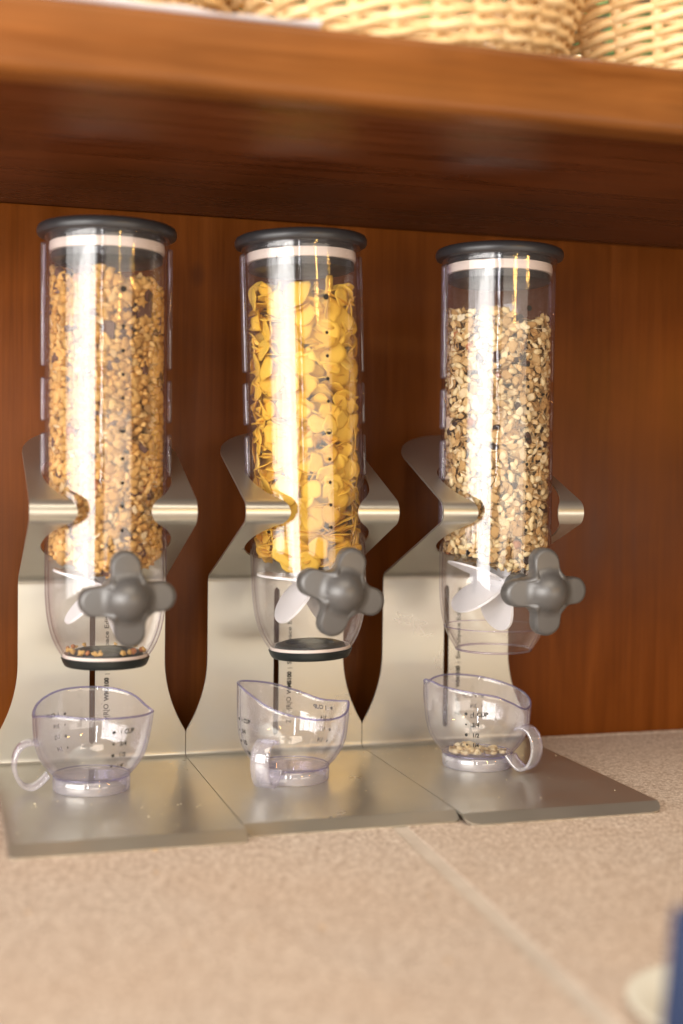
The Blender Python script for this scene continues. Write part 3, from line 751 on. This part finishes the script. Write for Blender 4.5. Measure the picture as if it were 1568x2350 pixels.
def cup(loc, label, keys, handle_az, spout_az, text_az):
    root = empty('measuring_cup', loc, label, 'measuring cup', 'clear measuring cups on the steel bases')
    n = 120; th = 0.0018; V = []; F = []
    lv = 22
    def rs(z, a):
        r = cup_r(z); d = (a - spout_az + 180) % 360 - 180
        return r + 0.0028 * math.exp(-(d / 13) ** 2) * max(0, min(1, (z - 0.03) / 0.025))
    prof_n = None; cols = []
    for i in range(n):
        a = 360 * i / n; zr = spline_per(keys, a); col = []
        # outside: foot bottom, foot side, bowl up to rim, rim round, inside down, floor, under floor
        col.append((0.0235, 0.0080)); col.append((0.0255, 0.0092)); col.append((0.0266, 0.0098))
        for k in range(lv + 1):
            t = k / lv; z = 0.0105 + (zr - 0.0011 - 0.0105) * t; col.append((rs(z, a), z))
        R0 = rs(zr, a)
        col += [(R0 - 0.0002, zr - 0.0004), (R0 - 0.0009, zr), (R0 - 0.0016, zr - 0.0004)]
        for k in range(lv, -1, -1):
            t = k / lv; z = 0.0125 + (zr - 0.0011 - 0.0125) * t; col.append((rs(z, a) - th, z))
        col += [(0.0250, 0.0108), (0.0225, 0.0100), (0.012, 0.0099), (0.0, 0.0099)]
        cols.append(col)
    under = [(0.0, 0.0080), (0.012, 0.0080), (0.0225, 0.0080)]
    m = len(cols[0]) + len(under)
    for i in range(n):
        a = 2 * PI * i / n
        for r, z in cols[i] + under: V.append((r * math.cos(a), r * math.sin(a), z))
    for i in range(n):
        j = (i + 1) % n
        for k in range(m): F.append((i * m + k, j * m + k, j * m + (k + 1) % m, i * m + (k + 1) % m))
    body = mk('bowl', V, F, M_cup, root, ang=180); clean(body, 1e-6); body.data.shade_smooth()
    V = []; F = []; ns = 8
    for i in range(n):
        a = 360 * i / n; zr = spline_per(keys, a); R0 = rs(zr, a) - 0.0009; ar = math.radians(a)
        for k in range(ns):
            b_ = 2 * PI * k / ns; q = R0 + 0.00105 * math.cos(b_); V.append((q * math.cos(ar), q * math.sin(ar), zr - 0.0003 + 0.00075 * math.sin(b_)))
    for i in range(n):
        j = (i + 1) % n
        for k in range(ns): F.append((i * ns + k, j * ns + k, j * ns + (k + 1) % ns, i * ns + (k + 1) % ns))
    mk('rim', V, F, M_cuprim, root, ang=180)
    tor = lambda r, z, q: [(r + q * math.cos(2 * PI * k / 8), z + q * math.sin(2 * PI * k / 8)) for k in range(8)]
    lathe('foot_ring', tor(0.0268, 0.0104, 0.00055), M_cuprim, root, 80, ang=180)
    lathe('foot', [(0.0240, 0.0002), (0.0264, 0.0001), (0.0269, 0.0010), (0.0271, 0.0080), (0.0262, 0.0092), (0.0248, 0.0070), (0.0246, 0.0012)], M_handle, root, 80, ang=60)
    # handle: a flat band bent into a C
    az = math.radians(handle_az); dr = np.array([math.cos(az), math.sin(az), 0]); dt = np.array([-dr[1], dr[0], 0])
    ctrl = [(0.0375, 0.0335), (0.0435, 0.0350), (0.0500, 0.0330), (0.0545, 0.0275), (0.0560, 0.0195), (0.0540, 0.0115), (0.0490, 0.0055), (0.0425, 0.0035), (0.0360, 0.0060), (0.0290, 0.0120)]
    pts = []
    for i in range(len(ctrl) - 1):
        p0 = np.array(ctrl[max(i - 1, 0)]); p1 = np.array(ctrl[i]); p2 = np.array(ctrl[i + 1]); p3 = np.array(ctrl[min(i + 2, len(ctrl) - 1)])
        for k in range(6):
            t = k / 6; pts.append(p1 + 0.5 * t * (p2 - p0 + t * (2 * p0 - 5 * p1 + 4 * p2 - p3 + t * (3 * (p1 - p2) + p3 - p0))))
    pts.append(np.array(ctrl[-1])); pts = np.array(pts); T = np.gradient(pts, axis=0); T /= np.linalg.norm(T, axis=1)[:, None]
    hw, ht = 0.0070, 0.0013
    sec = [(-hw, -ht * .5), (-hw + 0.0006, -ht), (hw - 0.0006, -ht), (hw, -ht * .5), (hw, ht * .5), (hw - 0.0006, ht), (-hw + 0.0006, ht), (-hw, ht * .5)]
    V = []; F = []
    for p, t in zip(pts, T):
        nn = np.array([-t[1], t[0]])
        for a, b_ in sec:
            q = dr * (0.0375 + (p[0] - 0.0375) * 0.86 + nn[0] * b_) + dt * a; V.append((q[0], q[1], p[1] + nn[1] * b_))
    ns = len(sec)
    for i in range(len(pts) - 1):
        for k in range(ns): F.append((i * ns + k, i * ns + (k + 1) % ns, (i + 1) * ns + (k + 1) % ns, (i + 1) * ns + k))
    F.append(tuple(range(ns))); F.append(tuple(reversed(range((len(pts) - 1) * ns, len(pts) * ns))))
    h = mk('handle', V, F, M_handle, root, ang=180); clean(h, 1e-7); h.data.shade_smooth(); h.data.set_sharp_from_angle(angle=math.radians(50))
    # printed measures
    for ta in text_az:
        parts = []
        for z, r, s in ((0.0465, 0.0012, '1 CUP'), (0.0385, 0.0008, '3/4'), (0.0305, 0.0012, '1/2'), (0.0225, 0.0008, '1/4')):
            v, f = disc2d(0, z, r, 16); parts.append((v, f))
            v, f = text_verts(s, 0.0044, 0.00014); parts.append(([(x + 0.0045, y + z - 0.0016, 0) for x, y, _ in v], f))
        V, F = join2d(parts); a0 = math.radians(ta); VV = []
        for x, z, _ in V:
            R0 = cup_r(z) + 0.0002; a = a0 + x / 0.041; VV.append((R0 * math.cos(a), R0 * math.sin(a), z))
        mk('printed_measures', VV, F, M_ink, root, ang=180)
    return root
cup((0.0240, 0.9320, 0.0002), 'empty clear measuring cup in front of the granola dispenser, handle pointing left',
    [(180, .053), (150, .0595), (120, .0645), (90, .0656), (60, .0645), (35, .0610), (12, .0550), (0, .0535), (-15, .0540), (-50, .0555), (-90, .0566), (-130, .0578), (-158, .0555)], 183, 0, [-75, 112])
cup((0.1690, 0.9270, 0.0002), 'empty clear measuring cup in front of the corn flake dispenser, handle pointing to the viewer',
    [(180, .0705), (150, .0700), (120, .067), (95, .0635), (70, .058), (45, .0530), (20, .0535), (3, .0548), (-20, .052), (-50, .0495), (-78, .050), (-105, .0535), (-130, .059), (-155, .0665)], -130, 5, [30, -175])
cup((0.3190, 0.9360, 0.0002), 'clear measuring cup with a little muesli in it, handle on its right side',
    [(180, .0680), (165, .0635), (150, .0615), (125, .0640), (100, .0648), (70, .063), (40, .0595), (15, .0560), (-10, .0520), (-35, .0480), (-55, .0485), (-75, .0545), (-95, .0600), (-125, .0630), (-155, .0655)], -57, 178, [-125, 62])

# spilled muesli in the right cup
def small_heap():
    root = empty('muesli_portion', (0.319, 0.936, 0.0102), 'small portion of oat muesli lying on the floor of the right measuring cup', 'cereal')
    rg = np.random.default_rng(3)
    for i in range(110):
        k = rg.choice(['oat_flake', 'kernel', 'oat_flake', 'kernel', 'oat_flake']); ti = int(rg.integers(len(KIND[k]['T']))); s = rg.uniform(0.0055, 0.0095) / 2
        if i < 92:
            a = rg.uniform(0, 2 * PI); q = 0.0125 * math.sqrt(rg.uniform()); x, y = -0.0085 + q * math.cos(a), q * 1.05 * math.sin(a); h = 0.0045 * max(0, 1 - (q / 0.0125) ** 2) * rg.uniform(0.2, 1)
        else: x, y, h = rg.uniform(0.002, 0.020), rg.uniform(-0.014, 0.0), 0
        if math.hypot(x, y) > 0.0212: continue
        nrm = np.array([0, 0, 1.0]) + rg.normal(0, 0.25, 3); Rm = rotm(np.array([1.0, 0.1, 0]), nrm, rg.uniform(0, 6.28))
        tb = round(float(np.clip(rg.normal(0.5, 0.2), 0, 1)) * 5) / 5; key = (k, ti, tb)
        if key not in MESHCACHE:
            tv, tf = KIND[k]['T'][ti]; me = bpy.data.meshes.new(k); me.from_pydata(tv.tolist(), [], tf.tolist()); me.update(); me.shade_smooth()
            me.materials.append(KIND[k]['mat']); at = me.attributes.new('tint', 'FLOAT', 'POINT'); at.data.foreach_set('value', np.full(len(tv), tb, 'f')); MESHCACHE[key] = me
        o = bpy.data.objects.new(k, MESHCACHE[key]); COL.objects.link(o); o.parent = root
        zmin = ((KIND[k]['T'][ti][0] * s) @ Rm.T)[:, 2].min()
        m4 = Matrix([[*(Rm[j] * s), 0] for j in range(3)] + [[0, 0, 0, 1]]); m4.translation = Vector((x, y, h - zmin)); o.matrix_basis = m4
small_heap()

# crumbs in the left bowl
def crumbs():
    root = empty('granola_crumbs', (UX[0], YT, 0.0955), 'granola crumbs lying round the black outlet of the left dispenser', 'crumbs')
    rg = np.random.default_rng(5)
    for i in range(22):
        a = rg.uniform(0, 2 * PI); q = rg.uniform(0.0245, 0.0275); k = ['granola_cluster', 'granola_cluster', 'hazelnut'][i % 3]; ti = i % len(KIND[k]['T']); s = rg.uniform(0.0028, 0.0052) / 2
        key = (k, ti, 0.6)
        if key not in MESHCACHE:
            tv, tf = KIND[k]['T'][ti]; me = bpy.data.meshes.new(k); me.from_pydata(tv.tolist(), [], tf.tolist()); me.update(); me.shade_smooth(); me.materials.append(KIND[k]['mat'])
            at = me.attributes.new('tint', 'FLOAT', 'POINT'); at.data.foreach_set('value', np.full(len(tv), 0.6, 'f')); MESHCACHE[key] = me
        o = bpy.data.objects.new('crumb', MESHCACHE[key]); COL.objects.link(o); o.parent = root; o.scale = (s, s, s); o.location = (q * math.cos(a), q * math.sin(a), 0.0012 + s * 0.6)
        o.rotation_euler = (rg.uniform(0, 6), rg.uniform(0, 6), 0)
crumbs()
# crumbs on the cloth
for i, (x, y, s, lb) in enumerate([(0.383, 0.735, 0.0022, 'tiny yellow crumb on the tiles beyond the front corner of the right steel base'), (0.405, 0.700, 0.0018, 'tiny yellow crumb on the tiles at the right edge'), (0.345, 0.66, 0.002, 'tiny orange crumb on the tiles in the open area at right')]):
    tv, tf = KIND['granola_cluster']['T'][i]
    o = mk('crumb', tv * s * 0.6, tf, M_corn, ang=180); o.location = (x, y, ZC + 0.0009); tag(o, lb, 'crumb', 'crumbs fallen on the tiles')

def dust():
    rg = np.random.default_rng(12); V = []; F = []; T = []; b0 = 0
    for i in range(170):
        x = rg.uniform(-0.035, 0.395); y = rg.uniform(0.82, 1.01) if i % 3 else rg.uniform(0.98, 1.015); s = rg.uniform(0.00018, 0.00055) * (1.6 if i % 11 == 0 else 1)
        tv, tf = KIND['granola_cluster']['T'][i % 8]; V.append(tv * np.array([s, s, s * 0.5]) + np.array([x, y, 0.0002 + s * 0.3])); F.append(tf + b0); b0 += len(tv); T.append(np.full(len(tv), 1.0, 'f'))
    o = mk('cereal_dust', np.concatenate(V), np.concatenate(F), M_oat, ang=180); at = o.data.attributes.new('tint', 'FLOAT', 'POINT'); at.data.foreach_set('value', np.concatenate(T)); tag(o, kind='stuff')
dust()
# ------------------------------------------------------------------ wicker baskets on the shelf
def basket(cx, cy, Rb, h, label, phase=0.0, flare=0.28, nst=28, pitch=0.0038, slant=0.0):
    root = empty('wicker_basket', (cx, cy, ZT), label, 'basket', 'wicker baskets lined up on the shelf')
    rows = int(h / pitch); ds = 0.0027; rg = np.random.default_rng(int(cx * 1000) % 97)
    def rad(z): return Rb + flare * z - 0.010 * math.exp(-z / 0.008)
    nseg = nst * 8
    for r in range(rows):
        z0 = 0.0028 + r * pitch; V = []; F = []; ns = 7; tt = []
        for i in range(nseg):
            a = 2 * PI * i / nseg; wv = math.cos(nst / 2 * a + r * PI); wz = math.sin(nst / 2 * a + r * PI)
            R = rad(z0) + 0.0022 * wv; z = z0 + 0.0017 * wz + 0.0004 * math.sin(5 * a + r)
            d = ds * (1 + 0.10 * math.sin(7 * a + 2 * r))
            for k in range(ns):
                b_ = 2 * PI * k / ns; rr = R + d * math.cos(b_); V.append((rr * math.cos(a + phase), rr * math.sin(a + phase), z + d * math.sin(b_)))
            tt += [0.45 + 0.25 * math.sin(3.1 * a + r * 1.7) + rg.uniform(-.1, .1)] * ns
        for i in range(nseg):
            j = (i + 1) % nseg
            for k in range(ns): F.append((i * ns + k, j * ns + k, j * ns + (k + 1) % ns, i * ns + (k + 1) % ns))
        o = mk('weaver', V, F, M_wick, root, ang=180); at = o.data.attributes.new('tint', 'FLOAT', 'POINT'); at.data.foreach_set('value', np.array(tt, 'f'))
    me = None
    for s_ in range(nst):
        a = 2 * PI * (s_ + 0.5) / nst * 1.0 + phase
        if me is None:
            V = []; F = []; ns = 6; L = 14
            for i in range(L + 1):
                z = 0.001 + (h + 0.002) * i / L; R = rad(z)
                for k in range(ns):
                    b_ = 2 * PI * k / ns; V.append((R + 0.0015 * math.cos(b_), 0.0042 * math.sin(b_), z))
            for i in range(L):
                for k in range(ns): F.append((i * ns + k, i * ns + (k + 1) % ns, (i + 1) * ns + (k + 1) % ns, (i + 1) * ns + k))
            o = mk('stake', V, F, M_wick, root, ang=180); me = o.data
            at = me.attributes.new('tint', 'FLOAT', 'POINT'); at.data.foreach_set('value', np.full(len(V), 0.35, 'f'))
        else:
            o = bpy.data.objects.new('stake', me); COL.objects.link(o); o.parent = root
        o.rotation_euler = (0, 0, a)
    # rim roll and woven floor disc
    V = []; F = []; ns = 8; n = 160
    for i in range(n):
        a = 2 * PI * i / n; R = rad(h)
        for k in range(ns):
            b_ = 2 * PI * k / ns + 12 * a; q = 0.0048 * (1 + 0.12 * math.cos(2 * b_)); V.append(((R + q * math.cos(b_)) * math.cos(a), (R + q * math.cos(b_)) * math.sin(a), h + 0.004 + q * math.sin(b_)))
    for i in range(n):
        j = (i + 1) % n
        for k in range(ns):
            F.append((i * ns + k, j * ns + k, j * ns + (k + 1) % ns, i * ns + (k + 1) % ns))
    o = mk('rim', V, F, M_wick, root, ang=180); at = o.data.attributes.new('tint', 'FLOAT', 'POINT'); at.data.foreach_set('value', np.full(len(V), 0.5, 'f'))
    o = lathe('basket_floor', [(0.0, 0.0012), (Rb - 0.012, 0.0012), (Rb - 0.012, 0.004), (0.0, 0.004)], M_wick, root, 60, closed=False)
    return root
basket(0.200, 0.812, 0.1020, 0.085, 'wide golden wicker basket in the middle of the shelf above the corn flakes', 0.03)
basket(0.431, 0.835, 0.1020, 0.085, 'wicker basket at the right end of the shelf', 0.07, flare=0.30)
basket(-0.020, 0.820, 0.1020, 0.085, 'wicker basket above the granola dispenser, beside a folded white napkin', 0.11, flare=0.25)

dl = lathe('paper_doily', [(0.0, 0.0006), (0.094, 0.0006), (0.104, 0.0022), (0.108, 0.0052), (0.1083, 0.0056), (0.1035, 0.0028), (0.094, 0.0010), (0.0, 0.0010)], M_paper, None, 90, closed=False); dl.location = (0.431, 0.820, ZT - 0.0004)
tag(dl, 'bright white paper doily with a raised edge under the right basket', 'doily')
def napkin():
    V = []; F = []; nx, ns = 60, 12
    for i in range(nx + 1):
        x = -0.115 + 0.235 * i / nx; hh = 0.0021 + 0.0006 * math.sin(55 * x) + 0.0004 * math.sin(170 * x)
        for k in range(ns):
            a = 2 * PI * k / ns; V.append((x, 0.7065 + 0.010 * math.cos(a) + 0.0015 * math.sin(40 * x), ZT + 0.0002 + hh + hh * math.sin(a)))
    for i in range(nx):
        for k in range(ns): F.append((i * ns + k, (i + 1) * ns + k, (i + 1) * ns + (k + 1) % ns, i * ns + (k + 1) % ns))
    F.append(tuple(range(ns))); F.append(tuple(reversed(range(nx * ns, (nx + 1) * ns))))
    o = mk('napkin', V, F, M_white_cloth, ang=60); tag(o, 'white folded napkin on the front edge of the shelf before the left basket', 'napkin')
napkin()
# ------------------------------------------------------------------ things at the lower right
def plate():
    prof = [(0.0, 0.0), (0.030, 0.0), (0.033, 0.002), (0.0475, 0.0070), (0.0485, 0.0085), (0.0470, 0.0088), (0.0325, 0.0045), (0.030, 0.0035), (0.0, 0.0035)]
    o = lathe('saucer', prof, M_cream, None, 80, closed=False); o.location = (0.2485, 0.4765, ZC + 0.0004)
    tag(o, 'cream china saucer at the lower right corner behind the navy board', 'saucer')
plate()
nb = box('menu_board', (-0.05, -0.004, 0), (0.05, 0.004, 0.0725), M_blue, bev=0.0012); nb.location = (0.2115, 0.398, ZC + 0.0050); nb.rotation_euler = (0, math.radians(5), 0)
tag(nb, 'navy blue standing board cut off by the lower right edge of the picture', 'board')

# ------------------------------------------------------------------ beyond the shelf
def hedge():
    rg = np.random.default_rng(9); n = 5000
    c = np.stack([rg.uniform(-1.5, 5.5, n), rg.uniform(3.6, 4.1, n), rg.uniform(-0.2, 2.8, n)], 1)
    V = np.zeros((n, 4, 3)); 
    for k, (a, b_) in enumerate(((-1, 0), (0, -0.5), (1, 0), (0, 0.5))):
        V[:, k] = c
    d1 = rg.normal(0, 1, (n, 3)); d1 /= np.linalg.norm(d1, axis=1)[:, None]; d2 = np.cross(d1, rg.normal(0, 1, (n, 3))); d2 /= np.linalg.norm(d2, axis=1)[:, None]; s = rg.uniform(0.04, 0.10, n)[:, None]
    V[:, 0] -= d1 * s; V[:, 2] += d1 * s; V[:, 1] -= d2 * s * 0.5; V[:, 3] += d2 * s * 0.5
    F = np.arange(n * 4).reshape(n, 4)
    o = mk('foliage', V.reshape(-1, 3), F, M_leaf, smooth=False); at = o.data.attributes.new('tint', 'FLOAT', 'POINT'); at.data.foreach_set('value', np.repeat(rg.uniform(0, 1, n), 4).astype('f'))
    tag(o, kind='stuff')
hedge()
area('garden_daylight', (2.2, 2.0, 2.8), (1.8, 3.8, 1.0), 1.5, 1.5, 110, (1, 1, 0.95))
